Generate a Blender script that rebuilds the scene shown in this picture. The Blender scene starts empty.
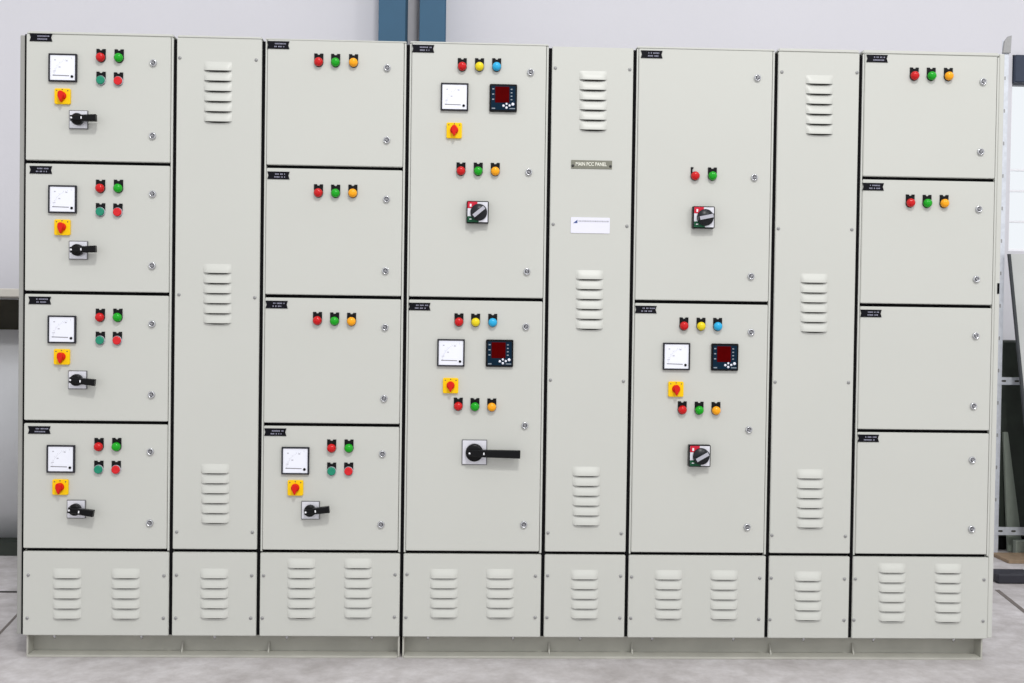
import bpy, bmesh, math, random
from mathutils import Matrix, Vector

random.seed(7)
scene = bpy.context.scene
COL = scene.collection

# ------------------------------------------------------------------ camera
F_PX = 1100.0
CAM_LOC = Vector((1.5439, -3.8652, 1.1878))
PITCH, ROLL, YAW = -0.0176, 0.0143, -0.0365
CAM_ROT = (Matrix.Rotation(YAW, 3, 'Z') @ Matrix.Rotation(math.pi / 2 + PITCH, 3, 'X')
           @ Matrix.Rotation(ROLL, 3, 'Z'))
cd = bpy.data.cameras.new('camera')
cd.sensor_width = 36.0
cd.lens = F_PX / 1024 * 36.0
cam = bpy.data.objects.new('camera', cd)
COL.objects.link(cam)
cam.matrix_world = Matrix.Translation(CAM_LOC) @ CAM_ROT.to_4x4()
scene.camera = cam


def at(px, py, y=0.0):
    """point where the sight line through a photo pixel meets the vertical plane at depth y"""
    d = CAM_ROT @ Vector(((px - 512) / F_PX, -(py - 341.5) / F_PX, -1.0))
    return CAM_LOC + d * ((y - CAM_LOC.y) / d.y)


ZF = -0.0030        # floor level under the plinth


def ground(px, py, z=-0.0030):
    d = CAM_ROT @ Vector(((px - 512) / F_PX, -(py - 341.5) / F_PX, -1.0))
    return CAM_LOC + d * ((z - CAM_LOC.z) / d.z)


# ------------------------------------------------------------------ world, lights, exposure
w = bpy.data.worlds.new('world')
scene.world = w
w.use_nodes = True
bg = w.node_tree.nodes['Background']
bg.inputs['Color'].default_value = (0.97, 0.98, 1.0, 1)
bg.inputs['Strength'].default_value = 0.96


def area(name, loc, target, sx, sy, power, color=(1, 1, 1)):
    l = bpy.data.lights.new(name, 'AREA')
    l.shape = 'RECTANGLE'
    l.size, l.size_y, l.energy, l.color = sx, sy, power, color
    o = bpy.data.objects.new(name, l)
    COL.objects.link(o)
    o.location = loc
    o.rotation_euler = (Vector(target) - Vector(loc)).to_track_quat('-Z', 'Y').to_euler()
    return o


area('hall_skylight', (2.6, -6.4, 8.0), (1.7, 0, 1.0), 1.0, 0.7, 390, (1, 0.99, 0.97))
area('hall_high_bay', (6.4, -6.0, 6.0), (1.5, 0, 0.9), 0.8, 0.8, 85, (1, 0.99, 0.97))

vs = scene.view_settings
vs.view_transform = 'Standard'
vs.look = 'None'
vs.exposure = 0.0
vs.gamma = 1.0
vs.use_curve_mapping = False


# ------------------------------------------------------------------ materials
def lin(c):
    c /= 255
    return c / 12.92 if c <= 0.04045 else ((c + 0.055) / 1.055) ** 2.4


def rgb(r, g, b):
    return (lin(r), lin(g), lin(b), 1)


def mat(name, col, rough=0.5, metal=0.0, noise=0.0, nscale=20, bump=0.0, bscale=400, coat=0.0, col2=None, spec=0.5):
    m = bpy.data.materials.new(name)
    m.use_nodes = True
    nt = m.node_tree
    b = nt.nodes['Principled BSDF']
    b.inputs['Roughness'].default_value = rough
    b.inputs['Metallic'].default_value = metal
    b.inputs['Coat Weight'].default_value = coat
    b.inputs['Specular IOR Level'].default_value = spec
    b.inputs['Base Color'].default_value = col
    tc = nt.nodes.new('ShaderNodeTexCoord')
    if noise or col2:
        n = nt.nodes.new('ShaderNodeTexNoise')
        n.inputs['Scale'].default_value = nscale
        n.inputs['Detail'].default_value = 5
        nt.links.new(tc.outputs['Object'], n.inputs['Vector'])
        r = nt.nodes.new('ShaderNodeValToRGB')
        c2 = col2 or tuple(max(0, c * (1 - noise)) for c in col[:3]) + (1,)
        r.color_ramp.elements[0].position = 0.35
        r.color_ramp.elements[1].position = 0.65
        r.color_ramp.elements[0].color = c2
        r.color_ramp.elements[1].color = col
        nt.links.new(n.outputs['Fac'], r.inputs['Fac'])
        nt.links.new(r.outputs['Color'], b.inputs['Base Color'])
    if bump:
        n2 = nt.nodes.new('ShaderNodeTexNoise')
        n2.inputs['Scale'].default_value = bscale
        n2.inputs['Detail'].default_value = 3
        nt.links.new(tc.outputs['Object'], n2.inputs['Vector'])
        bp = nt.nodes.new('ShaderNodeBump')
        bp.inputs['Strength'].default_value = bump
        bp.inputs['Distance'].default_value = 0.002
        nt.links.new(n2.outputs['Fac'], bp.inputs['Height'])
        nt.links.new(bp.outputs['Normal'], b.inputs['Normal'])
    return m


M = {
    'paint': mat('pebble_grey_powder_coat', rgb(196, 197, 191), 0.42, noise=0.015, nscale=3, bump=0.04, bscale=900),
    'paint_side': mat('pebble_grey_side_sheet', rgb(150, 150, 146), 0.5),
    'plinth': mat('plinth_paint', rgb(178, 177, 168), 0.55, noise=0.12, nscale=9),
    'rubber': mat('black_rubber', rgb(14, 14, 16), 0.9, noise=0.1, spec=0.1),
    'slot': mat('painted_slot_shade', rgb(72, 72, 68), 0.9, noise=0.1),  # shade inside openings, put into the colour
    'black': mat('black_plastic', rgb(6, 6, 9), 0.35, noise=0.1, spec=0.2),
    'blackplate': mat('black_engraved_plate', rgb(5, 5, 14), 0.4, noise=0.1, spec=0.15),
    'etch': mat('engraved_lettering', rgb(150, 150, 170), 0.6, noise=0.35, nscale=300),
    'frame': mat('meter_frame_plastic', rgb(40, 40, 47), 0.45, noise=0.05, spec=0.2),
    'dial': mat('white_meter_dial', rgb(236, 238, 248), 0.4, noise=0.01, coat=0.1),
    'scale': mat('meter_scale_print', rgb(190, 190, 200), 0.6, noise=0.05),
    'needle': mat('meter_needle', rgb(120, 118, 125), 0.5, noise=0.05),
    'navy': mat('digital_meter_face', rgb(14, 38, 56), 0.5, noise=0.15, nscale=60, spec=0.05),
    'display': mat('dark_red_display', rgb(82, 0, 1), 0.6, noise=0.15, nscale=60, spec=0.02),
    'key': mat('white_keypad', rgb(225, 228, 240), 0.5, noise=0.03),
    'print': mat('grey_print', rgb(140, 150, 160), 0.6, noise=0.1),
    'yellow': mat('yellow_switch_plate', rgb(247, 202, 4), 0.45, noise=0.03, spec=0.2),
    'redknob': mat('red_switch_knob', rgb(212, 22, 6), 0.4, noise=0.05, spec=0.25),
    'silver': mat('silver_plate', rgb(226, 226, 234), 0.3, metal=0.25, noise=0.05, nscale=60),
    'steel_edge': mat('dull_plate_rim', rgb(120, 120, 122), 0.4, metal=0.4, noise=0.1),
    'white': mat('white_mark', rgb(235, 235, 240), 0.5, noise=0.02),
    'redlabel': mat('red_switch_label', rgb(200, 30, 54), 0.4, noise=0.05, spec=0.25),
    'greenlabel': mat('green_switch_label', rgb(8, 78, 48), 0.4, noise=0.05, spec=0.25),
    'greyknob': mat('charcoal_knob', rgb(26, 28, 33), 0.35, noise=0.08, spec=0.3),
    'grip': mat('grey_grip', rgb(176, 176, 186), 0.4, noise=0.08),
    'chrome': mat('chrome_lock', rgb(205, 206, 210), 0.22, metal=0.9, noise=0.08, nscale=80),
    'chrome_dark': mat('lock_insert', rgb(150, 150, 153), 0.35, metal=0.5, noise=0.1),
    'screw': mat('zinc_screw', rgb(160, 160, 160), 0.45, metal=0.4, noise=0.12, nscale=90),
    'plate_steel': mat('etched_steel_plate', rgb(128, 128, 116), 0.45, metal=0.35, noise=0.12, nscale=60),
    'plate_letter': mat('pale_plate_letters', rgb(228, 228, 216), 0.5, noise=0.02),
    'rivet': mat('dark_rivet', rgb(38, 38, 38), 0.5, noise=0.1),
    'sticker': mat('white_sticker', rgb(226, 226, 238), 0.45, noise=0.015, nscale=8),
    'stickergrey': mat('sticker_print', rgb(190, 190, 200), 0.6, noise=0.25, nscale=200),
    'logo': mat('blue_logo', rgb(62, 84, 140), 0.5, noise=0.1),
    'blue': mat('blue_column_paint', rgb(40, 86, 116), 0.6, noise=0.07, nscale=5),
    'wall': mat('white_wall_paint', rgb(209, 208, 214), 0.85, noise=0.015, nscale=2, bump=0.15, bscale=60),
    'galv': mat('galvanised_steel', rgb(216, 220, 228), 0.45, metal=0.25, noise=0.12, nscale=40),
    'navybar': mat('dark_blue_lintel', rgb(44, 54, 74), 0.6, noise=0.1),
    'glass_bar': mat('white_glazing_bar', rgb(236, 236, 240), 0.5, noise=0.02),
    'olive': mat('dark_olive_paint', rgb(70, 66, 52), 0.6, noise=0.15),
    'satin': mat('satin_grey_sheet', rgb(190, 191, 194), 0.35, metal=0.2, noise=0.05, nscale=3),
    'beige': mat('beige_grey_frame', rgb(196, 192, 184), 0.55, noise=0.05),
    'darkgreen': mat('dark_green_machine', rgb(42, 50, 42), 0.6, noise=0.3, nscale=12),
    'greyboard': mat('grey_sheet_board', rgb(188, 190, 188), 0.55, noise=0.08, nscale=6),
    'edge': mat('dark_board_edge', rgb(48, 52, 56), 0.6, noise=0.1),
    'greenboard': mat('grey_green_board', rgb(128, 136, 126), 0.6, noise=0.08),
    'brown': mat('brown_board', rgb(150, 128, 104), 0.7, noise=0.2, nscale=25),
    'slab': mat('black_rubber_slab', rgb(38, 38, 48), 0.6, noise=0.15),
    'palebox': mat('pale_green_box', rgb(150, 158, 148), 0.6, noise=0.1),
    'faint': mat('faint_floor_crack', rgb(112, 105, 101), 0.9, noise=0.2),
    'joint': mat('dark_floor_joint', rgb(52, 48, 46), 0.9, noise=0.2),
}
LENS = {
    'red': mat('red_lens', rgb(196, 2, 8), 0.2, noise=0.05, spec=0.4),
    'green': mat('green_lens', rgb(0, 158, 14), 0.2, noise=0.05, spec=0.4),
    'amber': mat('amber_lens', rgb(246, 164, 0), 0.2, noise=0.05, spec=0.4),
    'yellow': mat('yellow_lens', rgb(228, 206, 6), 0.2, noise=0.05, spec=0.4),
    'blue': mat('blue_lens', rgb(34, 166, 216), 0.2, noise=0.05, spec=0.4),
    'teal': mat('teal_button', rgb(20, 134, 104), 0.2, noise=0.05, spec=0.4),
    'redbtn': mat('bright_red_button', rgb(208, 22, 30), 0.2, noise=0.05, spec=0.4),
}

# glass for the window
gm = bpy.data.materials.new('window_glass')
gm.use_nodes = True
gb = gm.node_tree.nodes['Principled BSDF']
gb.inputs['Base Color'].default_value = (0.95, 0.98, 1, 1)
gb.inputs['Roughness'].default_value = 0.02
gb.inputs['Transmission Weight'].default_value = 1.0
gb.inputs['IOR'].default_value = 1.02
M['glass'] = gm

# concrete floor
fm = bpy.data.materials.new('concrete_floor')
fm.use_nodes = True
nt = fm.node_tree
b = nt.nodes['Principled BSDF']
b.inputs['Roughness'].default_value = 0.75
tc = nt.nodes.new('ShaderNodeTexCoord')
n1 = nt.nodes.new('ShaderNodeTexNoise')
n1.inputs['Scale'].default_value = 2.3
n1.inputs['Detail'].default_value = 9
n1.inputs['Roughness'].default_value = 0.62
n2 = nt.nodes.new('ShaderNodeTexNoise')
n2.inputs['Scale'].default_value = 11
n2.inputs['Detail'].default_value = 8
n2.inputs['Roughness'].default_value = 0.7
nt.links.new(tc.outputs['Object'], n1.inputs['Vector'])
nt.links.new(tc.outputs['Object'], n2.inputs['Vector'])
r1 = nt.nodes.new('ShaderNodeValToRGB')
r1.color_ramp.elements[0].position = 0.33
r1.color_ramp.elements[0].color = rgb(170, 165, 164)
r1.color_ramp.elements[1].position = 0.66
r1.color_ramp.elements[1].color = rgb(194, 190, 190)
nt.links.new(n1.outputs['Fac'], r1.inputs['Fac'])
r2 = nt.nodes.new('ShaderNodeValToRGB')
r2.color_ramp.elements[0].position = 0.38
r2.color_ramp.elements[0].color = (0.84, 0.83, 0.83, 1)
r2.color_ramp.elements[1].position = 0.68
r2.color_ramp.elements[1].color = (1.12, 1.13, 1.15, 1)
nt.links.new(n2.outputs['Fac'], r2.inputs['Fac'])
mx = nt.nodes.new('ShaderNodeMix')
mx.data_type = 'RGBA'
mx.blend_type = 'MULTIPLY'
mx.inputs['Factor'].default_value = 1.0
nt.links.new(r1.outputs['Color'], mx.inputs[6])
nt.links.new(r2.outputs['Color'], mx.inputs[7])
nt.links.new(mx.outputs[2], b.inputs['Base Color'])
bp = nt.nodes.new('ShaderNodeBump')
bp.inputs['Strength'].default_value = 0.25
bp.inputs['Distance'].default_value = 0.01
nt.links.new(n2.outputs['Fac'], bp.inputs['Height'])
nt.links.new(bp.outputs['Normal'], b.inputs['Normal'])
M['floor'] = fm


# ------------------------------------------------------------------ mesh helpers
class MB:
    """collects shapes; build() links them as one mesh object.  Fronts face -Y."""

    def __init__(self):
        self.bm = bmesh.new()
        self.mi = 0

    def _mark(self, faces):
        for f in faces:
            f.material_index = self.mi

    def mat(self, i):
        self.mi = i
        return self

    def box(self, x0, x1, y0, y1, z0, z1, bev=0.0, seg=1):
        t = bmesh.new()
        bmesh.ops.create_cube(t, size=1)
        for v in t.verts:
            v.co = Vector(((x0 + x1) / 2 + v.co.x * (x1 - x0), (y0 + y1) / 2 + v.co.y * (y1 - y0),
                           (z0 + z1) / 2 + v.co.z * (z1 - z0)))
        if bev:
            bmesh.ops.bevel(t, geom=t.edges[:], offset=bev, segments=seg, affect='EDGES')
        self._merge(t)
        return self

    def _merge(self, t):
        vm = {}
        for v in t.verts:
            vm[v] = self.bm.verts.new(v.co)
        for f in t.faces:
            nf = self.bm.faces.new([vm[v] for v in f.verts])
            nf.material_index = self.mi
            nf.smooth = f.smooth
        t.free()

    def prism(self, pts, y0, y1, bev=0.0):
        """pts: outline in (x, z), extruded from y0 (front) to y1 (back)"""
        t = bmesh.new()
        a = [t.verts.new((x, y0, z)) for x, z in pts]
        c = [t.verts.new((x, y1, z)) for x, z in pts]
        ff = t.faces.new(a)
        t.faces.new(c[::-1])
        n = len(pts)
        for i in range(n):
            t.faces.new((a[i], c[i], c[(i + 1) % n], a[(i + 1) % n]))
        bmesh.ops.recalc_face_normals(t, faces=t.faces[:])
        if bev:
            bmesh.ops.bevel(t, geom=list(ff.edges), offset=bev, segments=1, affect='EDGES')
        self._merge(t)
        return self

    def lathe(self, prof, cx=0, cz=0, n=20):
        """prof: (radius, y) from the back to the front tip, turned about the Y axis"""
        t = bmesh.new()
        rings = []
        for r, y in prof:
            if r < 1e-6:
                rings.append([t.verts.new((cx, y, cz))])
            else:
                rings.append([t.verts.new((cx + r * math.cos(2 * math.pi * k / n), y,
                                           cz + r * math.sin(2 * math.pi * k / n))) for k in range(n)])
        for i in range(len(rings) - 1):
            p, q = rings[i], rings[i + 1]
            for k in range(n):
                k2 = (k + 1) % n
                if len(q) == 1:
                    f = t.faces.new((p[k], p[k2], q[0]))
                elif len(p) == 1:
                    f = t.faces.new((p[0], q[k2], q[k]))
                else:
                    f = t.faces.new((p[k], p[k2], q[k2], q[k]))
                f.smooth = True
        bmesh.ops.recalc_face_normals(t, faces=t.faces[:])
        self._merge(t)
        return self

    def bar(self, p, q, wdt, y0, y1):
        """flat bar from p to q in (x, z)"""
        dx, dz = q[0] - p[0], q[1] - p[1]
        L = math.hypot(dx, dz)
        nx, nz = -dz / L * wdt / 2, dx / L * wdt / 2
        return self.prism([(p[0] + nx, p[1] + nz), (q[0] + nx, q[1] + nz), (q[0] - nx, q[1] - nz),
                           (p[0] - nx, p[1] - nz)], y0, y1)

    def mesh(self, name, mats):
        me = bpy.data.meshes.new(name)
        bmesh.ops.recalc_face_normals(self.bm, faces=self.bm.faces[:])
        self.bm.to_mesh(me)
        self.bm.free()
        for m in mats:
            me.materials.append(M.get(m) if isinstance(m, str) else m)
        return me


def link(name, me, parent=None, loc=(0, 0, 0), rot=None):
    o = bpy.data.objects.new(name, me)
    COL.objects.link(o)
    o.location = loc
    if rot:
        o.rotation_euler = rot
    if parent:
        o.parent = parent
    return o


def tag(o, label, cat=None, group=None, kind=None):
    if label:
        o['label'] = label
    if cat:
        o['category'] = cat
    if group:
        o['group'] = group
    if kind:
        o['kind'] = kind
    return o


def world_loc(o):
    v = Vector((0, 0, 0))
    while o:
        v = v + o.location
        o = o.parent
    return v


def put(name, me, parent, wpos, rot=None):
    """a part placed at a world position under its (unrotated) parent"""
    return link(name, me, parent, Vector(wpos) - world_loc(parent), rot)


CACHE = {}


def cached(key, fn):
    if key not in CACHE:
        CACHE[key] = fn()
    return CACHE[key]


def rounded(wd, ht, r, n=4, cx=0, cz=0):
    pts = []
    for sx, sz, a0 in ((1, 1, 0), (-1, 1, 90), (-1, -1, 180), (1, -1, 270)):
        for k in range(n + 1):
            a = math.radians(a0 + 90 * k / n)
            pts.append((cx + sx * (wd / 2 - r) + r * math.cos(a), cz + sz * (ht / 2 - r) + r * math.sin(a)))
    return pts


# ------------------------------------------------------------------ setting
YW = 2.6            # back wall
wx0 = at(1010.5, 150, YW).x
sill = at(1016, 251, YW).z
head = at(1016, 55, YW).z
wx1 = wx0 + 1.7

fl = MB().box(-6, 8, -7, 12, ZF - 0.1, ZF).mesh('floor', ['floor'])
floor = tag(link('floor', fl), 'grey mottled concrete floor in front of the switchboard', kind='structure')

wm = MB()
wm.box(-6, wx0, YW, YW + 0.2, ZF, 6)
wm.box(wx0, wx1, YW, YW + 0.2, ZF, sill)
wm.box(wx0, wx1, YW, YW + 0.2, head, 6)
wm.box(wx1, 8, YW, YW + 0.2, ZF, 6)
tag(link('wall_back', wm.mesh('wall_back', ['wall'])), 'white painted hall wall behind the switchboard', kind='structure')

win = link('window_1', None, None, (wx0, YW, sill))
tag(win, 'bright overexposed window with dark blue lintel at the right edge', kind='structure')
ww, wh = wx1 - wx0, head - sill
barh = (at(1016, 55, YW).z - at(1016, 83, YW).z)
link('lintel', MB().box(0.005, ww - 0.005, -0.03, 0.1, wh - barh, wh - 0.005, 0.004).mesh('lintel', ['navybar']), win)
wf = MB()
wf.box(0.0, 0.012, 0.02, 0.08, 0, wh - barh)
wf.box(ww - 0.03, ww, 0.02, 0.08, 0, wh - barh)
wf.box(0.012, ww - 0.03, 0.02, 0.08, 0, 0.012)
link('window_frame', wf.mesh('window_frame', ['glass_bar']), win)
zz = [0.012]
for py in (221, 190, 169):
    z = at(1016, py, YW).z - sill
    link('glazing_bar', cached('gbar', lambda: MB().box(0.012, ww - 0.03, 0.035, 0.055, -0.006, 0.006).mesh('glazing_bar', ['glass_bar'])),
         win, (0, 0, z))
    zz.append(z)
zz.append(wh - barh)
for a, c in zip(zz[:-1], zz[1:]):
    link('pane', MB().box(0.012, ww - 0.03, 0.043, 0.047, a + 0.006, c - 0.006).mesh('pane', ['glass']), win)

# floor joints
def joint(p, q, wdt, material='joint'):
    d = (q - p)
    L = d.length
    a = math.atan2(d.y, d.x)
    me = MB().box(0, L, -wdt / 2, wdt / 2, 0.0002, 0.0015).mesh('floor_joint', [material])
    link('floor_joint', me, floor, (p.x, p.y, ZF), (0, 0, a))


g = ground(10, 592)
joint(Vector((-4, g.y, 0)), Vector((0.2, g.y, 0)), 0.025)
joint(ground(20, 612), ground(-14, 648), 0.010, 'faint')
joint(ground(997, 590), ground(1040, 624), 0.02, 'faint')

# ---- blue built-up steel column
YC = YW - 0.24
cl0, cl1, cl2, cl3 = (at(px, 20, YC).x for px in (378.5, 405.5, 419.5, 445))
col = link('steel_column', None, None, ((cl0 + cl3) / 2, YC + 0.15, ZF))
tag(col, 'blue painted twin-channel steel column standing against the white wall', 'column')
for a, c, s in ((cl0, cl1, 1), (cl2, cl3, -1)):
    m = MB()
    m.box(a, c, YC, YC + 0.012, ZF, 6, 0.002)
    m.box(a, c, YC + 0.208, YC + 0.22, ZF, 6, 0.002)
    if s > 0:
        m.box(a + 0.02, a + 0.03, YC + 0.012, YC + 0.208, ZF, 6)
    else:
        m.box(c - 0.03, c - 0.02, YC + 0.012, YC + 0.208, ZF, 6)
    put('channel', m.mesh('channel', ['blue']), col, (0, 0, 0))
put('batten_plate', MB().box(cl0 + 0.03, cl3 - 0.03, YC + 0.013, YC + 0.021, 1.2, 1.45).mesh('batten_plate', ['blue']), col, (0, 0, 0))

# ------------------------------------------------------------------ switchboard
XS = [-0.0095, .5042, .8081, 1.3083, 1.8058, 2.1041, 2.6062, 2.9084, 3.413]
ZTOP, ZR1, ZR2, ZR3, ZG, ZB = 2.1573, 1.7179, 1.2674, 0.8190, 0.3736, 0.075
G = 0.0062       # half of the joint between two columns
GH = 0.0057      # half of the joint between two doors
DEPTH = 0.55
DT = 0.016       # door thickness in front of the carcass


# -- small reusable meshes
def louvre_mesh():
    m = MB()
    t = bmesh.new()
    W, Hh, H = 0.097, 0.030, 0.0095
    nu, nv = 14, 6
    grid = []
    for j in range(nv + 1):
        v = j / nv
        row = []
        for i in range(nu + 1):
            u = -1 + 2 * i / nu
            e = max(0.0, 1 - abs(u) ** 5) ** 0.6
            hw = W / 2 * (1.0 + 0.0 * v)
            row.append(t.verts.new((u * hw, -0.0002 - H * e * math.sin(v * math.pi / 2) ** 1.2, Hh * (1 - v) - 0.002 * e * v)))
        grid.append(row)
    for j in range(nv):
        for i in range(nu):
            f = t.faces.new((grid[j][i], grid[j][i + 1], grid[j + 1][i + 1], grid[j + 1][i]))
            f.smooth = True
    m._merge(t)
    m.mat(1)
    t = bmesh.new()
    top, low, lip = [], [], []
    for i in range(nu + 1):
        u = -1 + 2 * i / nu
        e = max(0.0, 1 - abs(u) ** 5) ** 0.6
        lip.append(t.verts.new((u * W / 2, -0.0002 - H * e + 0.0008, -0.002 * e)))
        top.append(t.verts.new((u * W / 2, -0.0006, -0.001 * e)))
        low.append(t.verts.new((u * W / 2, -0.0006, -0.0068 * max(0, 1 - abs(u) ** 2.5))))  # dark strip on the flat sheet stands in for the shaded opening
    for i in range(nu):
        t.faces.new((lip[i], lip[i + 1], top[i + 1], top[i]))
        if abs(low[i].co.z) + abs(low[i + 1].co.z) > 0.0001:
            t.faces.new((top[i], top[i + 1], low[i + 1], low[i]))
    m._merge(t)
    me = bpy.data.meshes.new('louvre')
    m.bm.normal_update()
    m.bm.to_mesh(me)
    m.bm.free()
    me.materials.append(M['paint'])
    me.materials.append(M['slot'])
    return me


def louvre(parent, px, py):
    p = at(px, py)
    put('louvre', cached('louvre', louvre_mesh), parent, (p.x, 0, p.z + 0.0045))


def screw(parent, px, py):
    p = at(px, py)

    def f():
        m = MB()
        m.lathe([(0.0058, 0.0), (0.0058, -0.0012), (0.0048, -0.003), (0.0022, -0.0038), (0, -0.0038)], n=12)
        m.mat(1).box(-0.003, 0.003, -0.0042, -0.003, -0.0006, 0.0006).box(-0.0006, 0.0006, -0.0042, -0.003, -0.003, 0.003)
        return m.mesh('screw', ['screw', 'chrome_dark'])
    put('screw', cached('screw', f), parent, (p.x, 0, p.z))


def lock(parent, px, py, rot=0):
    p = at(px, py, -0.004)

    def f():
        m = MB()
        m.lathe([(0.0125, 0.0), (0.0125, -0.003), (0.0112, -0.0075), (0.0085, -0.0085), (0.008, -0.0045), (0, -0.0045)], n=20)
        m.mat(1).prism([(0.0062 * math.cos(math.radians(a)), 0.0062 * math.sin(math.radians(a))) for a in (90, 210, 330)],
                       -0.0078, -0.004)
        return m.mesh('lock', ['chrome', 'chrome_dark'])
    put('lock', cached('lock', f), parent, (p.x, 0, p.z), (0, math.radians(rot), 0))


def nameplate(cab, x0, y0, two=True, seed=0):
    """black engraved strip; pixel of its upper left corner"""
    p = at(x0, y0)
    W, H = 0.077, 0.0265

    def f():
        n = 0.004
        o = [(0, 0), (W, 0), (W - n, -H * 0.5), (W, -H), (0, -H), (n, -H * 0.5)]
        return MB().prism(o, -0.0022, 0).mesh('nameplate', ['blackplate'])
    npl = put('nameplate', cached('nameplate', f), cab, (p.x, 0, p.z))
    rnd = random.Random(seed)
    m = MB()
    for zc, a, c in ((-0.0088, 0.027, 0.066), (-0.0188, 0.022 + 0.006 * rnd.random(), 0.060)):
        x = a
        while x < c:
            l = rnd.uniform(0.0022, 0.0042)
            m.box(x, x + l, -0.0027, -0.0021, zc - 0.0021, zc + 0.0021)
            x += l + 0.0013 + (0.004 if rnd.random() < 0.22 else 0)
    put('lettering', m.mesh('lettering', ['etch']), npl, (p.x, 0, p.z))


LAMPNAME = {'red': 'red', 'green': 'green', 'amber': 'amber', 'yellow': 'yellow', 'blue': 'light blue'}


def lamp(cab, px, py, color, tagplate=True):
    p = at(px, py, -0.013)

    def bez():
        return MB().lathe([(0.0164, 0), (0.0164, -0.004), (0.0162, -0.006), (0.0158, -0.007), (0.0155, -0.007), (0.0155, 0)], n=24).mesh('pilot_lamp', ['black'])

    def plate():
        W = 0.0315
        top = 0.0300
        o = [(W / 2, -0.004)]
        for k in range(1, 10):
            a = math.radians(-12 - 156 * k / 10)
            o.append((math.cos(a) * W / 2, math.sin(a) * 0.0172 + 0.0))
        o += [(-W / 2, -0.004), (-W / 2, top), (-0.0055, top), (-0.003, top - 0.0045), (0.003, top - 0.0045), (0.0055, top), (W / 2, top)]
        return MB().prism(o, -0.0026, 0).mesh('legend_plate', ['black'])

    def half_plate():
        o = [(-0.0155, 0.004), (-0.0155, 0.031), (-0.006, 0.031), (-0.006, 0.027), (-0.0095, 0.024), (-0.0095, 0.008), (-0.006, 0.004)]
        return MB().prism(o, -0.0026, 0).mesh('legend_plate', ['black'])

    def lens():
        pr = [(0.0154, -0.0028), (0.0154, -0.010), (0.0143, -0.0145), (0.0122, -0.0175), (0.0098, -0.0198), (0.0062, -0.0213), (0.003, -0.0218), (0, -0.022)]
        return MB().lathe(pr, n=24).mesh('lens', [LENS[color]])

    def button():
        pr = [(0.0148, -0.0028), (0.0148, -0.009), (0.0138, -0.0115), (0.0132, -0.0125), (0.0118, -0.0128), (0.006, -0.0122), (0, -0.0120)]
        return MB().lathe(pr, n=24).mesh('button_cap', [LENS[color]])
    if color in ('teal', 'redbtn'):
        def ring():
            return MB().lathe([(0.0162, 0), (0.0162, -0.006), (0.0152, -0.0075), (0.0149, -0.0075), (0.0149, 0)], n=24).mesh('push_button', ['grip'])
        o = put('push_button', cached('ring', ring), cab, (p.x, 0, p.z))
        o['label'] = ('teal green' if color == 'teal' else 'bright red') + ' flush push button'
        put('button_cap', cached('btn' + color, button), o, (p.x, 0, p.z))
    else:
        o = put('pilot_lamp', cached('bez', bez), cab, (p.x, 0, p.z))
        o['label'] = LAMPNAME[color] + ' domed pilot lamp'
        put('lens', cached('lens' + color, lens), o, (p.x, 0, p.z))
    if tagplate:
        put('legend_plate', cached('plate', plate), o, (p.x, 0, p.z))
    else:
        put('legend_plate', cached('hplate', half_plate), o, (p.x, 0, p.z))


def ammeter(cab, px, py):
    p = at(px, py, -0.006)
    S = 0.048

    def fr():
        m = MB()
        t = 0.0052
        m.box(-S, S, -0.010, 0, S - t, S, 0.001).box(-S, S, -0.010, 0, -S, -S + t, 0.001)
        m.box(-S, -S + t, -0.0098, 0, -S + t, S - t).box(S - t, S, -0.0098, 0, -S + t, S - t)
        return m.mesh('ammeter', ['frame'])

    def dial():
        return MB().box(-S + 0.0052, S - 0.0052, -0.0072, -0.001, -S + 0.0052, S - 0.0052).mesh('dial', ['dial'])

    def scale():
        m = MB()
        cx, cz = 0.032, -0.030
        for k in range(0, 19):
            a = math.radians(92 + 86 * (k / 18) ** 0.7)
            r1 = 0.060
            r2 = 0.066 if k % 3 == 0 else 0.063
            m.bar((cx + r1 * math.cos(a), cz + r1 * math.sin(a)), (cx + r2 * math.cos(a), cz + r2 * math.sin(a)), 0.0009, -0.0075, -0.0071)
        for x, z, l, h in ((-0.029, 0.024, 0.006, 0.004), (0.010, 0.022, 0.007, 0.004), (-0.014, 0.000, 0.007, 0.004), (-0.033, -0.013, 0.010, 0.002)):
            m.box(x, x + l, -0.0075, -0.0071, z, z + h)
        return m.mesh('scale_marks', ['scale'])

    def needle():
        m = MB()
        m.bar((-0.034, -0.0262), (0.022, -0.0274), 0.0024, -0.0080, -0.0076)
        return m.mesh('needle', ['needle'])

    def dot():
        return MB().lathe([(0.0046, -0.007), (0.0046, -0.0095), (0.0035, -0.0105), (0, -0.0105)], 0.032, -0.030, 14).mesh('zero_screw', ['black'])
    o = put('ammeter', cached('am_f', fr), cab, (p.x, 0, p.z))
    o['label'] = 'square white ammeter in a black frame'
    for nm, f in (('dial', dial), ('scale_marks', scale), ('needle', needle), ('zero_screw', dot)):
        put(nm, cached('am_' + nm, f), o, (p.x, 0, p.z))


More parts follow.
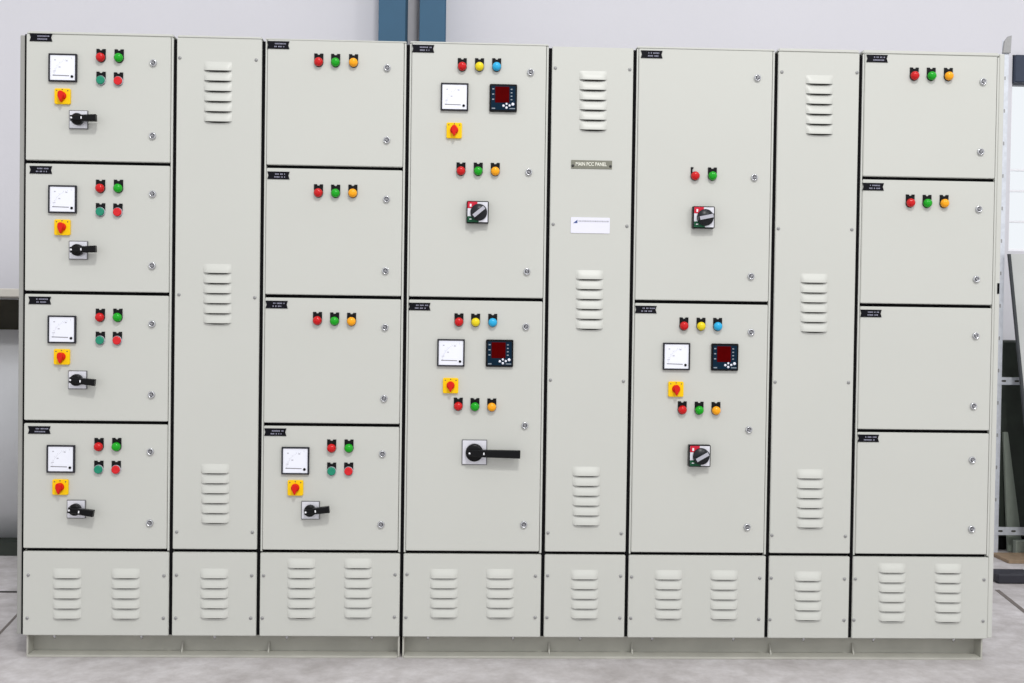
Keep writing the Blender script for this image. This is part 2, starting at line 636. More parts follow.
def digital_meter(cab, px, py):
    p = at(px, py, -0.008)
    S = 0.048

    def body():
        return MB().box(-S, S, -0.011, 0, -S, S, 0.002, 2).mesh('digital_meter', ['black'])

    def face():
        return MB().box(-S + 0.006, S - 0.006, -0.0122, -0.010, -S + 0.006, S - 0.007).mesh('face', ['navy'])

    def disp():
        return MB().box(-0.0285, 0.0205, -0.0132, -0.0118, -0.017, 0.0385, 0.0005).mesh('display', ['display'])

    def keys():
        m = MB()
        for x, z, r in ((0.001, -0.028, 0.0043), (0.0115, -0.0215, 0.0038), (0.0115, -0.0345, 0.0043), (0.022, -0.027, 0.0040), (0.0335, -0.0222, 0.0052)):
            m.lathe([(r, -0.012), (r, -0.0145), (r * 0.8, -0.0152), (0, -0.0152)], x, z, 12)
        return m.mesh('key', ['key'])

    def marks():
        m = MB()
        for k in range(4):
            m.box(0.0255, 0.0315, -0.0127, -0.0121, 0.028 - k * 0.012, 0.0315 - k * 0.012)
        for k in range(3):
            m.box(-0.039, -0.032, -0.0127, -0.0121, 0.028 - k * 0.018, 0.032 - k * 0.018)
        m.box(-0.040, -0.028, -0.0127, -0.0121, -0.039, -0.0355)
        m.box(0.022, 0.041, -0.0127, -0.0121, -0.0385, -0.0355)
        return m.mesh('face_print', ['print'])
    o = put('digital_meter', cached('dm', body), cab, (p.x, 0, p.z))
    o['label'] = 'square digital meter with dark red display'
    for nm, f in (('face', face), ('display', disp), ('keypad', keys), ('face_print', marks)):
        put(nm, cached('dm_' + nm, f), o, (p.x, 0, p.z))


def selector(cab, px, py):
    p = at(px, py, -0.008)

    def plate():
        m = MB().prism(rounded(0.054, 0.054, 0.005, 3), -0.009, 0, 0.0012)
        return m.mesh('selector_switch', ['yellow'])

    def knob():
        m = MB()
        m.lathe([(0.0145, -0.009), (0.014, -0.016), (0.012, -0.018), (0, -0.018)], 0, 0.001, 20)
        o = [(0.000, -0.0225), (0.0050, -0.014), (0.0098, -0.001), (0.0090, 0.010), (0.005, 0.0150), (0, 0.0160), (-0.005, 0.0150), (-0.0090, 0.010), (-0.0098, -0.001), (-0.0050, -0.014)]
        m.prism(o, -0.030, -0.012, 0.002)
        return m.mesh('knob', ['redknob'])

    def marks():
        m = MB()
        for x, z in ((-0.019, 0.019), (0, 0.0225), (0.019, 0.019)):
            m.box(x - 0.0018, x + 0.0018, -0.0096, -0.0088, z - 0.0018, z + 0.0018)
        return m.mesh('position_marks', ['olive'])
    o = put('selector_switch', cached('sel_p', plate), cab, (p.x, 0, p.z))
    o['label'] = 'yellow square selector switch with red knob'
    put('knob', cached('sel_k', knob), o, (p.x, 0, p.z))
    put('position_marks', cached('sel_m', marks), o, (p.x, 0, p.z))


def rotary(cab, px, py, ang, big=False):
    """silver plate with a black knob and side lever, px/py the middle of its plate"""
    p = at(px, py, -0.006)
    S = 0.0445 if big else 0.0325
    R = 0.031 if big else 0.0205
    L = 0.160 if big else 0.070
    hw = 0.0140 if big else 0.0115
    k = 'big' if big else 'small'

    def plate():
        m = MB().box(-S, S, -0.006, 0, -S, S, 0.0015)
        return m.mesh('rotary_handle', ['steel_edge'])

    def face():
        s = S - 0.0030
        return MB().box(-s, s, -0.0075, -0.005, -s, s, 0.0005).mesh('face_plate', ['silver'])

    def knob():
        m = MB().lathe([(R, -0.0075), (R, -0.022), (R * 0.94, -0.026), (R * 0.75, -0.028), (0, -0.028)], 0, 0, 28)
        return m.mesh('knob', ['black'])

    def lever():
        m = MB()
        m.prism([(-R * 0.8, -hw * 0.85), (R * 0.9, -hw * 0.9), (L * 0.55, -hw * 0.95), (L, -hw), (L, hw), (L * 0.55, hw * 0.95), (R * 0.9, hw * 0.9), (-R * 0.8, hw * 0.85)],
                -0.044, -0.024, 0.003)
        return m.mesh('lever', ['black'])

    def mark():
        m = MB()
        m.lathe([(0.0035, -0.043), (0.0035, -0.0446), (0, -0.0446)], -R * 0.55, 0, 10)
        m.box(R * 1.0, R * 1.0 + 0.004, -0.0446, -0.043, -0.004, 0.004)
        return m.mesh('index_mark', ['white'])
    o = put('rotary_handle', cached('ro_p' + k, plate), cab, (p.x, 0, p.z))
    o['label'] = 'black lever handle on a square silver plate'
    r = (0, -math.radians(ang), 0)
    put('face_plate', cached('ro_f' + k, face), o, (p.x, 0, p.z))
    put('knob', cached('ro_k' + k, knob), o, (p.x, 0, p.z))
    put('lever', cached('ro_l' + k, lever), o, (p.x, 0, p.z), r)
    put('index_mark', cached('ro_m' + k, mark), o, (p.x, 0, p.z), r)


def breaker(cab, px, py, ang):
    p = at(px, py, -0.02)
    S = 0.0385

    def housing():
        return MB().box(-S, S, -0.026, 0, -S, S, 0.002, 2).mesh('breaker_handle', ['black'])

    def face():
        s = S - 0.0035
        return MB().box(-s, s, -0.0272, -0.025, -s, s, 0.0005).mesh('face_plate', ['silver'])

    def redl():
        return MB().box(-S + 0.0035, -0.001, -0.0284, -0.0268, 0.013, S - 0.003, 0.0006).mesh('red_label', ['redlabel'])

    def greenl():
        return MB().box(-S + 0.0035, 0.004, -0.0284, -0.0268, -S + 0.003, -0.015, 0.0006).mesh('green_label', ['greenlabel'])

    def mk():
        m = MB()
        m.box(-0.0275, -0.0215, -0.0290, -0.0282, 0.018, 0.028)
        m.box(-0.0285, -0.0205, -0.0290, -0.0282, -0.0265, -0.0235)
        return m.mesh('label_mark', ['white'])

    def knob():
        return MB().lathe([(0.0295, -0.027), (0.0295, -0.032), (0.0275, -0.036), (0, -0.036)], 0.004, -0.001, 28).mesh('knob', ['greyknob'])

    def grip():
        m = MB().prism(rounded(0.056, 0.0165, 0.004, 3), -0.052, -0.034, 0.002)
        return m.mesh('grip', ['greyknob'])

    def strip():
        m = MB().box(-0.0235, 0.0245, -0.0532, -0.0515, -0.0062, 0.0062)
        return m.mesh('grip_insert', ['grip'])
    o = put('breaker_handle', cached('br_h', housing), cab, (p.x, 0, p.z))
    o['label'] = 'square breaker handle with red and green corners'
    for nm, f in (('face_plate', face), ('red_label', redl), ('green_label', greenl), ('label_mark', mk), ('knob', knob)):
        put(nm, cached('br_' + nm, f), o, (p.x, 0, p.z))
    r = (0, -math.radians(ang), 0)
    for nm, f in (('grip', grip), ('grip_insert', strip)):
        put(nm, cached('br_' + nm, f), o, (p.x + 0.004, 0, p.z - 0.001), r)


TOPS = [0.010, 0.008, 0.004, 0.006, 0.0, 0.007, 0.012, 0.013]   # folded lid above the doors


def make_cabinet(i, label, levels, narrow=False):
    """levels: door boundaries from the top down to ZG; returns root, doors, base cover"""
    x0, x1 = XS[i], XS[i + 1]
    xa, xb = x0 + G, x1 - G
    root = link('switchboard_cabinet', None, None, ((x0 + x1) / 2, DEPTH / 2, ZB))
    tag(root, label, 'cabinet', 'cabinets of the grey switchboard')
    m = MB()
    m.box(xa, xb, DT + 0.004, DEPTH, ZB + 0.001, ZTOP - 0.003)
    if not narrow:                       # folded edges left and right of the doors
        if i:
            m.box(xa, xa + 0.0058, 0.0015, DT + 0.004, ZG, ZTOP - 0.003, 0.001)
        m.box(xb - 0.0068, xb, 0.0015, DT + 0.004, ZG, ZTOP - 0.003, 0.001)
    put('carcass', m.mesh('carcass', ['paint']), root, (0, 0, 0))
    m = MB()
    if narrow:
        m.box(xa + 0.002, xb - 0.002, DT, DT + 0.004, ZB + 0.01, ZTOP - 0.01)
    else:
        m.box(xa + (0.007 if i else 0.001), xb - 0.008, DT, DT + 0.004, ZG, ZTOP - 0.01)  # black sheet added behind the doors so their gaps look dark
        m.box(xa + 0.007, xb - 0.008, DT, DT + 0.004, ZB + 0.01, ZG)
    if i == 0:
        m.box(-0.0112, xa - 0.0002, 0.008, 0.05, ZB + 0.002, ZTOP)  # black strip added to darken the gap at the left end
    if i < 7:                            # rubber strip, added to keep the joint to the next column black
        m.box(xb + 0.0002, x1 + G - 0.0002, 0.007, 0.05, ZB + 0.002, ZTOP - 0.006)
    put('dark_gap_gasket', m.mesh('dark_gap_gasket', ['rubber']), root, (0, 0, 0))
    top = TOPS[i]
    if top > 0:
        put('top_cover', MB().box(xa, xb, 0.0005, DEPTH, ZTOP - 0.0015, ZTOP + top, min(0.004, top * 0.4), 2).mesh('top_cover', ['paint']), root, (0, 0, 0))
    doors = []
    da, db = (xa, xb) if narrow else (xa + (0.0072 if i else 0.0), xb - 0.0085)
    for a, c in zip(levels[:-1], levels[1:]):
        zt = a - (GH if a != ZTOP else 0.001)
        zb = c + GH
        cx, cz = (da + db) / 2, (zt + zb) / 2
        me = cached(('door', round(db - da, 4), round(zt - zb, 4)),
                    lambda: MB().box(-(db - da) / 2, (db - da) / 2, 0, DT, -(zt - zb) / 2, (zt - zb) / 2, 0.0022, 2).mesh('door', ['paint']))
        nm = 'cover_panel' if narrow else 'door'
        doors.append(put(nm, me, root, (cx, 0, cz)))
    me = MB().box(-(xb - xa) / 2, (xb - xa) / 2, 0, DT, -(ZG - GH - ZB) / 2, (ZG - GH - ZB) / 2, 0.0022, 2).mesh('base_cover', ['paint'])
    base = put('base_cover', me, root, ((xa + xb) / 2, 0, (ZG - GH + ZB) / 2))
    return root, doors, base


def slits(parent, xl, xr, ys, dx=0.0):
    for k, y in enumerate(ys):
        louvre(parent, (xl + xr) / 2 + dx * k, y)


def run(y0, y1, n):
    return [y0 + (y1 - y0) * k / (n - 1) for k in range(n)]


FOUR = [ZTOP, ZR1, ZR2, ZR3, ZG]
TWO = [ZTOP, ZR2, ZG]
ONE = [ZTOP, ZG]

# -- column 1
c1, d, bse = make_cabinet(0, 'grey cabinet at the left end with ammeter and black lever on all four doors', FOUR)
rows = [
    ((29.8, 33.4), (62.8, 67.7), ((99.9, 56.9), (118.1, 57.3), (99.9, 79.7), (117.4, 80.4)), (62.3, 96.2), (78.4, 119.6), 2, ((153.2, 62.8), (152.5, 135.7))),
    ((29.6, 165.8), (62.5, 199.2), ((99.4, 188), (117.4, 188), (99.4, 211.5), (116.8, 211.9)), (62.1, 227.3), (78.2, 250.2), 3, ((152.5, 193.9), (152.1, 265.7))),
    ((28.6, 296.4), (61.9, 329.4), ((99.2, 317.3), (116.8, 317.3), (99.2, 340.3), (116.3, 340.5)), (61.6, 356.9), (77.4, 379.9), -6, ((151.9, 323.9), (151.4, 394.7))),
    ((28.1, 426.0), (60.8, 458.9), ((97.9, 446.9), (115.7, 446.9), (97.7, 469.7), (115.2, 469.9)), (60.1, 487.2), (76.1, 509.2), -8, ((150.3, 451.7), (149.7, 523))),
]
for k, (np_, am, lp, se, ro, an, lk) in enumerate(rows):
    nameplate(c1, *np_, seed=k)
    ammeter(c1, *am)
    for q, cc in zip(lp, ('red', 'green', 'teal', 'redbtn')):
        lamp(c1, *q, cc)
    selector(c1, *se)
    rotary(c1, *ro, an)
    for q in lk:
        lock(d[k], *q, rot=random.uniform(0, 90))
slits(bse, 53, 81, run(578.3, 618.7, 5))
slits(bse, 112, 139.3, run(578.3, 618.7, 5))
for q in ((28.3, 575), (27.2, 618), (164, 575.6), (163.4, 618)):
    screw(bse, *q)

# -- column 2
c2, d, bse = make_cabinet(1, 'narrow louvred grey cabinet beside the cabinet with four ammeters', ONE, True)
slits(d[0], 204.5, 231.5, run(71.6, 122.5, 6))
slits(d[0], 203.2, 231.7, run(273.7, 323.9, 6))
slits(d[0], 201.3, 229.0, run(473.6, 523.2, 6))
for q in ((179.9, 57.8), (256.3, 60), (179, 294.6), (254.8, 297.6), (176.7, 531.8), (252.4, 532.2)):
    screw(d[0], *q)
slits(bse, 200.6, 228, run(578.3, 618.2, 5))
for q in ((176.5, 575), (175.7, 618), (251.7, 575.5), (250.7, 618)):
    screw(bse, *q)

# -- column 3
c3, d, bse = make_cabinet(2, 'grey four-door cabinet with lamps above and one ammeter on its bottom door only', FOUR)
for k, (np_, lp, lk) in enumerate((
        ((267.2, 41.0), ((318.3, 61.4), (335.2, 61.8), (353.2, 62.1)), ((387.2, 67.8), (386.7, 140))),
        ((267.4, 171.4), ((318, 192.5), (335.2, 192.9), (352.5, 192.9)), ((386.5, 199.1), (385.4, 270.8))),
        ((265.6, 300.6), ((317, 320.5), (334.2, 321), (351.2, 321.4)), ((385, 327.3), (384, 398.5))))):
    nameplate(c3, *np_, seed=10 + k)
    for q, cc in zip(lp, ('red', 'green', 'amber')):
        lamp(c3, *q, cc)
    for q in lk:
        lock(d[k], *q, rot=random.uniform(0, 90))
nameplate(c3, 264.3, 428.2, seed=14)
ammeter(c3, 295.4, 460.7)
for q, cc in zip(((331.2, 448.4), (348.6, 448.4), (331.2, 471.5), (348.3, 471.5)), ('red', 'green', 'teal', 'redbtn')):
    lamp(c3, *q, cc)
selector(c3, 295.3, 488)
rotary(c3, 310.4, 510.3, 7)
lock(d[3], 382.4, 453.9, 20)
lock(d[3], 381, 524.6, 50)
slits(bse, 288.2, 314.4, run(568.2, 618, 6))
slits(bse, 344.6, 371.3, run(568.2, 617.6, 6))
for q in ((263.6, 575.5), (262.3, 618), (395.1, 574.6), (394.4, 617)):
    screw(bse, *q)

# -- column 4
c4, d, bse = make_cabinet(3, 'grey two-door cabinet with a long black lever and meters on both doors', TWO)
nameplate(c4, 412.2, 44.6, seed=20)
for q, cc in zip(((462.2, 66), (479.5, 66.1), (496.7, 66.2)), ('red', 'yellow', 'blue')):
    lamp(c4, *q, cc)
ammeter(c4, 454.6, 96.9)
digital_meter(c4, 503.3, 98.0)
selector(c4, 454.2, 130.4)
for q, cc in zip(((460.9, 170.6), (478.2, 170.8), (495.3, 171)), ('red', 'green', 'amber')):
    lamp(c4, *q, cc)
breaker(c4, 477.6, 212.2, 40)
for q in ((530.7, 72.2), (528.8, 172.1), (527, 271.6)):
    lock(d[0], *q, rot=random.uniform(0, 90))
nameplate(c4, 408.5, 302.6, seed=21)
for q, cc in zip(((458.9, 321.9), (475.6, 322.2), (492.7, 322.4)), ('red', 'yellow', 'blue')):
    lamp(c4, *q, cc)
ammeter(c4, 451.0, 352.8)
digital_meter(c4, 499.6, 353.3)
selector(c4, 450.6, 385.7)
for q, cc in zip(((458.2, 406.4), (474.9, 406.8), (491.8, 407.2)), ('red', 'green', 'amber')):
    lamp(c4, *q, cc)
rotary(c4, 474.4, 452.3, -1, True)
for q in ((526, 326.7), (524.9, 425.5), (523.8, 524.6)):
    lock(d[1], *q, rot=random.uniform(0, 90))
slits(bse, 430.6, 457, run(578.6, 617.6, 5))
slits(bse, 487.4, 512.6, run(578.6, 617.6, 5))
for q in ((407, 574.3), (405.9, 617.4), (535.5, 576), (535.1, 617.4)):
    screw(bse, *q)

# -- column 5
c5, d, bse = make_cabinet(4, 'narrow louvred grey cabinet carrying a white sticker and metal nameplate', ONE, True)
slits(d[0], 579.6, 606.5, run(80.9, 130.7, 6))
slits(d[0], 576.2, 602.6, run(279.9, 329.4, 6))
slits(d[0], 572.8, 599.5, run(476.3, 525.6, 6))
for q in ((555.4, 68), (629.8, 69.5), (553.2, 224.2), (626.9, 226.2), (550.4, 380), (623.4, 381.3), (548, 532.8), (621.2, 533.5)):
    screw(d[0], *q)
# etched plate with its title
p0, p1 = at(571.2, 160.0), at(611.9, 169.3)
pw, ph = p1.x - p0.x, p0.z - p1.z
pl = put('title_plate', MB().box(0, pw, -0.002, 0, -ph, 0, 0.0005).mesh('title_plate', ['plate_steel']), c5, (p0.x, 0, p0.z))
pl['label'] = 'etched metal title plate with pale capital letters'
fc = bpy.data.curves.new('title', 'FONT')
fc.body = 'MAIN PCC PANEL'
fc.size = 0.0175
fc.offset = 0.0004
fc.extrude = 0.0004
fc.space_character = 1.0
fc.align_x, fc.align_y = 'CENTER', 'CENTER'
to = bpy.data.objects.new('title_tmp', fc)
COL.objects.link(to)
bpy.context.view_layer.update()
tm = bpy.data.meshes.new_from_object(to.evaluated_get(bpy.context.evaluated_depsgraph_get()))
bpy.data.objects.remove(to)
xsz = max(v.co.x for v in tm.vertices) - min(v.co.x for v in tm.vertices)
for v in tm.vertices:
    v.co = Vector((v.co.x * 0.109 / xsz, -v.co.z, v.co.y))
tm.materials.clear()
tm.materials.append(M['plate_letter'])
put('lettering', tm, pl, (p0.x + pw / 2 - 0.002, -0.0022, p0.z - ph / 2 + 0.001))
for x in (0.006, pw - 0.0055):
    put('rivet', cached('rivet', lambda: MB().lathe([(0.0045, 0), (0.0045, -0.0035), (0.003, -0.0045), (0, -0.0045)], n=12).mesh('rivet', ['rivet'])),
        pl, (p0.x + x, 0, p0.z - ph / 2 - 0.005))
# sticker
p0, p1 = at(570.9, 217.2), at(609.6, 233.6)
pw, ph = p1.x - p0.x, p0.z - p1.z
st = put('sticker', MB().prism(rounded(pw, ph, 0.003, 3), -0.002, 0).mesh('sticker', ['sticker']), c5, (p0.x + pw / 2, 0, p0.z - ph / 2))
st['label'] = 'white rectangular sticker with a small blue logo'
put('logo', MB().prism([(-0.008, -0.006), (0.007, -0.006), (0.007, 0.006)], -0.0026, -0.0019).mesh('logo', ['logo']), st,
    (p0.x + 0.016, 0, p0.z - 0.0145))
m = MB()
x = 0.027
rnd = random.Random(3)
while x < pw - 0.008:
    l = rnd.uniform(0.003, 0.006)
    m.box(x, x + l, -0.0026, -0.0019, -0.0155, -0.0105)
    x += l + 0.0015
put('printed_line', m.mesh('printed_line', ['stickergrey']), st, (p0.x, 0, p0.z))
slits(bse, 570.8, 598.2, run(579.4, 618.5, 5))
for q in ((547.7, 575.5), (546.9, 617.4), (620.6, 576), (619.8, 618)):
    screw(bse, *q)

# -- column 6
c6, d, bse = make_cabinet(5, 'grey two-door cabinet with a square breaker handle on each door and meters only below', TWO)
nameplate(c6, 640.8, 50.4, seed=30)
lamp(c6, 695.7, 175.6, 'red', False)
lamp(c6, 713, 175.6, 'green')
breaker(c6, 703.6, 217.4, 12)
for q in ((757.6, 77.8), (754.5, 177.5), (751.2, 276.3)):
    lock(d[0], *q, rot=random.uniform(0, 90))
nameplate(c6, 635.0, 305.6, seed=31)
for q, cc in zip(((684.5, 325.9), (701.6, 326.2), (718.3, 326.4)), ('red', 'yellow', 'blue')):
    lamp(c6, *q, cc)
ammeter(c6, 676.5, 356.4)
digital_meter(c6, 724.8, 357.2)
selector(c6, 676, 389.2)
for q, cc in zip(((682.8, 410.0), (699.7, 410.4), (716.6, 410.7)), ('red', 'green', 'amber')):
    lamp(c6, *q, cc)
breaker(c6, 699.5, 455.8, 30)
for q in ((751.2, 332.3), (749, 429.7), (747.3, 527.1)):
    lock(d[1], *q, rot=random.uniform(0, 90))
slits(bse, 655.7, 681, run(579.6, 618.7, 5))
slits(bse, 711.4, 736.4, run(579.9, 619.2, 5))
for q in ((631.6, 576.8), (630.8, 618), (759.8, 578), (758.6, 619.2)):
    screw(bse, *q)

# -- column 7
c7, d, bse = make_cabinet(6, 'narrow louvred grey cabinet without sticker, next to the right end cabinet', ONE, True)
slits(d[0], 806.2, 832.2, run(84.9, 134.9, 6))
slits(d[0], 800.6, 827.2, run(283.4, 332.4, 6))
slits(d[0], 796.8, 823.4, run(478.8, 527.8, 6))
for q in ((781.9, 72), (857.0, 72.6), (778.4, 228.6), (851.8, 229.6), (775.1, 382), (848.5, 382.5), (771.9, 535.2), (845.3, 536.2)):
    screw(d[0], *q)
slits(bse, 794.6, 821.3, run(581, 620.2, 5))
for q in ((771.2, 578), (770, 619.5), (844.4, 578.9), (844, 620.2)):
    screw(bse, *q)

# -- column 8
c8, d, bse = make_cabinet(7, 'grey four-door cabinet at the right end with two lower doors bare of lamps', FOUR)
for k, (np_, lp, lk) in enumerate((
        ((866.3, 54.6), ((915.5, 75.3), (932.5, 75.5), (949.7, 75.7)), ((983.3, 81.6), (980.9, 151.7))),
        ((862.4, 182.8), ((911.4, 202.6), (928.3, 203.0), (945.4, 203.1)), ((979, 209.1), (976.6, 279.1))),
        ((860.2, 309.5), (), ((975.9, 335.8), (973.7, 406.1))),
        ((857.6, 434.4), (), ((972.4, 460), (971.8, 529.1))))):
    nameplate(c8, *np_, seed=40 + k)
    for q, cc in zip(lp, ('red', 'green', 'amber')):
        lamp(c8, *q, cc)
    for q in lk:
        lock(d[k], *q, rot=random.uniform(0, 90))
slits(bse, 879.7, 904.2, run(572.9, 621.3, 6))
slits(bse, 935.7, 960.2, run(573.2, 622, 6))
for q in ((855.3, 578.9), (853.9, 620), (984.0, 579.7), (983.0, 621)):
    screw(bse, *q)

# end covers with their bolts
for cab, xa, xb, s in ((c1, -0.0265, -0.0115, -1), (c8, 3.4085, 3.427, 1)):
    m = MB().box(xa, xb, 0.006 if s < 0 else 0.004, DEPTH - 0.01, ZB + 0.002, ZTOP - 0.004 if s < 0 else ZTOP + 0.010, 0.002)
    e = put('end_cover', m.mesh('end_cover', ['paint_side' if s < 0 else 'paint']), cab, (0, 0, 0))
    for py in ((59, 222, 335, 505, 612) if s < 0 else (100, 250, 410)):
        p = at(19 if s < 0 else 1001, py)
        x = xa if s < 0 else xb
        b_ = put('bolt', cached('endbolt', lambda: MB().lathe([(0.007, 0), (0.007, -0.004), (0.004, -0.006), (0, -0.006)], n=10).mesh('bolt', ['screw'])),
                 e, (x, 0.04, p.z), (0, 0, -math.pi / 2 if s < 0 else math.pi / 2))
# black latch slot on the right end cover
p = at(999.6, 288.5)
put('latch_slot', MB().box(-0.004, 0.004, 0.0025, 0.0042, -0.019, 0.019).mesh('latch_slot', ['rubber']), c8, (3.4215, 0, p.z))

# -- plinths
def plinth(xa, xb, label, boltpx):
    root = link('plinth', None, None, ((xa + xb) / 2, DEPTH / 2, ZF))
    tag(root, label, 'plinth', 'plinths under the switchboard')
    m = MB()
    m.box(xa + 0.006, xb - 0.006, 0.064, 0.070, ZF, 0.0745)
    m.box(xa + 0.0065, xb - 0.0065, 0.003, 0.064, ZF, ZF + 0.008, 0.0012)
    m.box(xa + 0.006, xb - 0.006, 0.022, 0.064, 0.068, 0.0745)
    put('front_channel', m.mesh('front_channel', ['plinth']), root, (0, 0, 0))
    m = MB()
    m.box(xa, xb, DEPTH - 0.03, DEPTH - 0.024, ZF, 0.0745)
    put('rear_channel', m.mesh('rear_channel', ['plinth']), root, (0, 0, 0))
    for a, c in ((xa, xa + 0.006), (xb - 0.006, xb)):
        put('side_channel', MB().box(a, c, 0.014, DEPTH - 0.03, ZF, 0.0745).mesh('side_channel', ['plinth']), root, (0, 0, 0))
    for bx in boltpx:
        p = at(bx, 638, 0.036)

        def f():
            t = MB()
            t.prism([(0.0075 * math.cos(math.radians(60 * k)), 0.0075 * math.sin(math.radians(60 * k))) for k in range(6)], -0.006, 0)
            t.lathe([(0.0035, -0.006), (0.0035, -0.014), (0, -0.014)], n=8)
            return t.mesh('bolt', ['chrome'])
        put('bolt', cached('pbolt', f), root, (p.x, 0.034, 0.068), (math.pi / 2, 0, 0))
    for gx in GUS:
        if xa < gx < xb:
            put('gusset', MB().prism([(0, 0.001), (0.022, 0.001), (0, 0.040)], -0.0025, 0.0025).mesh('gusset', ['plinth']),
                root, (gx, 0.061, 0), (0, 0, math.radians(-90)))
    return root


GUS = [x + s for x in (XS[1], XS[2], XS[4], XS[5], XS[6], XS[7]) for s in (0.03,)]
pa = at(24.8, 655).x
pb = at(984, 657).x
plinth(pa, XS[3] - 0.005, 'grey steel channel plinth under the three left cabinets, shorter of the two', (55, 142, 215, 287, 372))
plinth(XS[3] + 0.005, pb, 'grey steel channel plinth under the five right cabinets, longer of the two', (428, 513, 580, 652, 733, 803, 873, 953))

# ------------------------------------------------------------------ background things, left
YL = 1.48
zt = at(10, 288.5, YL).z
zb_ = at(10, 297, YL).z
enc = link('open_enclosure', None, None, (-0.7, YL + 0.3, ZF))
tag(enc, 'empty beige-framed steel enclosure with a curved grey sheet, behind the left end', 'enclosure')
ex0, ex1 = -1.8, 0.42
m = MB()
m.box(ex0, ex1, YL, YL + 0.62, zb_, zt, 0.004)
m.box(ex0, ex0 + 0.05, YL, YL + 0.62, ZF, zb_)
m.box(ex1 - 0.05, ex1, YL, YL + 0.62, ZF, zb_)
put('frame', m.mesh('frame', ['beige']), enc, (0, 0, 0))
put('back_panel', MB().box(ex0 + 0.051, ex1 - 0.051, YL + 0.58, YL + 0.6, 0.02, zb_ - 0.002).mesh('back_panel', ['olive']), enc, (0, 0, 0))
# curved sheet
t = bmesh.new()
za, zc = at(10, 552, YL + 0.2).z, at(10, 330, YL + 0.2).z
prev = None
n = 18
ring = []
for k in range(n + 1):
    a = math.radians(62 - 124 * k / n)
    ring.append((YL + 0.55 - 0.42 * math.cos(a), (za + zc) / 2 + (zc - za) / 2 * math.sin(a) / math.sin(math.radians(62))))
f0 = [t.verts.new((ex0 + 0.052, y, z)) for y, z in ring]
f1 = [t.verts.new((ex1 - 0.052, y, z)) for y, z in ring]
g0 = [t.verts.new((ex0 + 0.052, y + 0.006, z)) for y, z in ring]
g1 = [t.verts.new((ex1 - 0.052, y + 0.006, z)) for y, z in ring]
for k in range(n):
    f = t.faces.new((f0[k], f1[k], f1[k + 1], f0[k + 1]))
    f.smooth = True
    f = t.faces.new((g0[k + 1], g1[k + 1], g1[k], g0[k]))
    f.smooth = True
mm = MB()
mm._merge(t)
put('curved_sheet', mm.mesh('curved_sheet', ['satin']), enc, (0, 0, 0))
put('base_rail', MB().box(ex0 + 0.051, ex1 - 0.051, YL + 0.16, YL + 0.5, ZF, 0.06).mesh('base_rail', ['darkgreen']), enc, (0, 0, 0))

# ------------------------------------------------------------------ background things, right
gp = ground(993.4, 555)
YP = gp.y
ptop = at(1006, 40, YP)
rack = link('slotted_angle_rack', None, None, (gp.x, YP, ZF))
tag(rack, 'galvanised slotted angle rack with tall upright beside the right end cabinet', 'rack')
m = MB()
xw = 0.036
pxl = gp.x - 0.012
m.box(pxl, pxl + xw, YP, YP + 0.003, ZF, ptop.z)
m.box(pxl + xw - 0.003, pxl + xw, YP + 0.003, YP + 0.04, ZF, ptop.z)
put('upright', m.mesh('upright', ['galv']), rack, (0, 0, 0))
z = 0.12
while z < ptop.z - 0.1:
    put('slot', cached('slot', lambda: MB().prism(rounded(0.007, 0.020, 0.0032, 3), -0.0006, 0.0004).mesh('slot', ['screw'])), rack,
        (pxl + xw / 2, YP, z))
    z += 0.17
# bent head bracket
hp = at(1003, 46, YP)
put('head_bracket', MB().prism([(-0.02, -0.04), (0.022, -0.04), (0.026, 0.052), (0.006, 0.046), (-0.012, 0.022)], -0.012, -0.001, 0.002).mesh('head_bracket', ['screw']),
    rack, (pxl + xw / 2, YP, ptop.z - 0.03))
for py, hh in ((381, 0.02), (531, 0.021)):
    pz = at(1010, py, YP).z
    put('cross_rail', MB().box(0.0, 0.95, -0.0035, -0.0005, -hh, hh).mesh('cross_rail', ['galv']), rack, (pxl + 0.002, YP, pz))
    for k in range(7):
        put('slot', cached('hslot', lambda: MB().prism(rounded(0.024, 0.010, 0.004, 3), -0.0006, 0.0004).mesh('slot', ['slot'])), rack,
            (pxl + 0.045 + k * 0.07, YP - 0.0036, pz))
put('upright', MB().box(pxl + 0.95, pxl + 0.95 + xw, YP, YP + 0.003, ZF, ptop.z).mesh('upright', ['galv']), rack, (0, 0, 0))

# dark green machine against the wall
y0m = YP + 0.12
zm = at(1012, 341, y0m).z
xm = at(985, 400, y0m).x
mach = link('machine_housing', None, None, (xm + 0.6, y0m + 0.2, ZF))
tag(mach, 'dark green machine housing in the shade behind the slotted rack', 'machine')
put('body', MB().box(xm, xm + 1.2, y0m, YW - 0.03, 0.07, zm, 0.008).mesh('body', ['darkgreen']), mach, (0, 0, 0))
put('base', MB().box(xm + 0.02, xm + 1.18, y0m + 0.02, YW - 0.05, ZF, 0.07).mesh('base', ['rubber']), mach, (0, 0, 0))
put('door_seam', MB().box(xm + 0.6, xm + 0.606, y0m - 0.001, y0m + 0.002, 0.1, zm - 0.02).mesh('door_seam', ['rubber']), mach, (0, 0, 0))


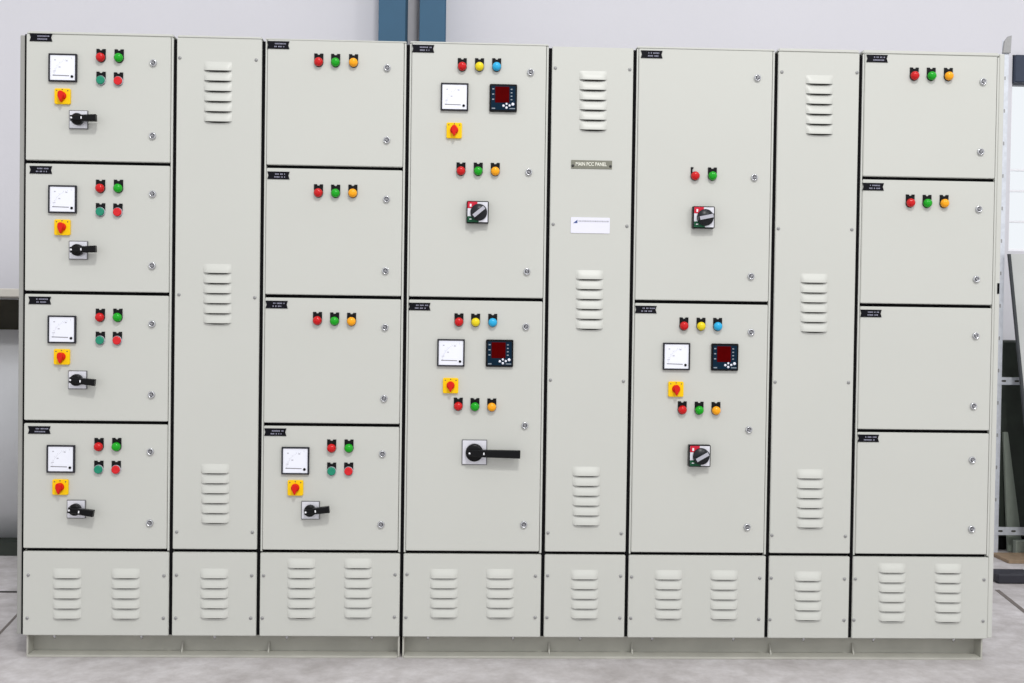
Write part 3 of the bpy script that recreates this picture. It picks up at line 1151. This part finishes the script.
def leaning(name, label, pix, y_top, y_bot, th, material, cat, edge=None):
    """flat board through four photo points: top pair at depth y_top, bottom pair at y_bot"""
    pts = [at(*pix[0], y_top), at(*pix[1], y_top), at(*pix[2], y_bot), at(*pix[3], y_bot)]
    base = (pts[2] + pts[3]) / 2
    t = bmesh.new()
    nrm = (pts[1] - pts[0]).cross(pts[3] - pts[0]).normalized()
    if nrm.y < 0:
        nrm = -nrm
    a = [t.verts.new(q - base) for q in pts]
    c = [t.verts.new(q - base + nrm * th) for q in pts]
    t.faces.new(a)
    t.faces.new(c[::-1])
    for i in range(4):
        f = t.faces.new((a[i], c[i], c[(i + 1) % 4], a[(i + 1) % 4]))
    m = MB()
    m._merge(t)
    o = link(name, m.mesh(name, [material]), None, base)
    tag(o, label, cat)
    if edge:
        m = MB()
        p, q = pts[0] - base, pts[3] - base
        t = bmesh.new()
        dx = Vector((edge, 0, 0))
        off = Vector((0, -0.004, 0))
        vv = [t.verts.new(v) for v in (p - dx + off, p + off, q + off, q - dx + off)]
        v2 = [t.verts.new(v) for v in (p - dx - off * 3, p - off * 3, q - off * 3, q - dx - off * 3)]
        t.faces.new(vv)
        t.faces.new(v2[::-1])
        for i in range(4):
            t.faces.new((vv[i], v2[i], v2[(i + 1) % 4], vv[(i + 1) % 4]))
        m._merge(t)
        link('edge_strip', m.mesh('edge_strip', ['edge']), o)
    return o


gb_ = ground(1030, 552)
leaning('sheet_board', 'large light grey sheet with dark edge leaning under the window', ((1010.5, 254), (1090, 254), (1120, 567), (1041, 567)),
        YP - 0.035, ground(1045, 567).y, 0.018, 'greyboard', 'board', 0.012)
leaning('plank', 'narrow grey-green plank leaning in the dark behind the slotted rack', ((1003.5, 432), (1008, 432), (1023, 551.5), (1008, 551.5)),
        y0m - 0.02, YP + 0.065, 0.015, 'greenboard', 'plank')
# things on the floor by the rack
gq = ground(1010, 556)
bd = link('floor_board', MB().box(-0.10, 0.1, -0.19, 0.0, 0, 0.018, 0.002).mesh('floor_board', ['brown']), None, (gq.x, YP - 0.02, ZF))
tag(bd, 'brown board lying on the floor in front of the rack', 'board')
gs = ground(1000, 584)
sl = link('rubber_slab', MB().box(0, 0.18, 0, 0.12, 0, 0.045, 0.006).mesh('rubber_slab', ['slab']), None, (ground(998, 584).x, gs.y, ZF))
tag(sl, 'black slab lying on the floor in front of the brown board', 'slab')
pb_ = at(1011, 541, YP + 0.06)
tag(link('pale_box', MB().box(0, 0.12, 0, 0.04, 0, 0.075, 0.004).mesh('pale_box', ['palebox']), None, (pb_.x, YP + 0.004, ZF)),
    'small pale green box on the floor behind the cross rail', 'box')
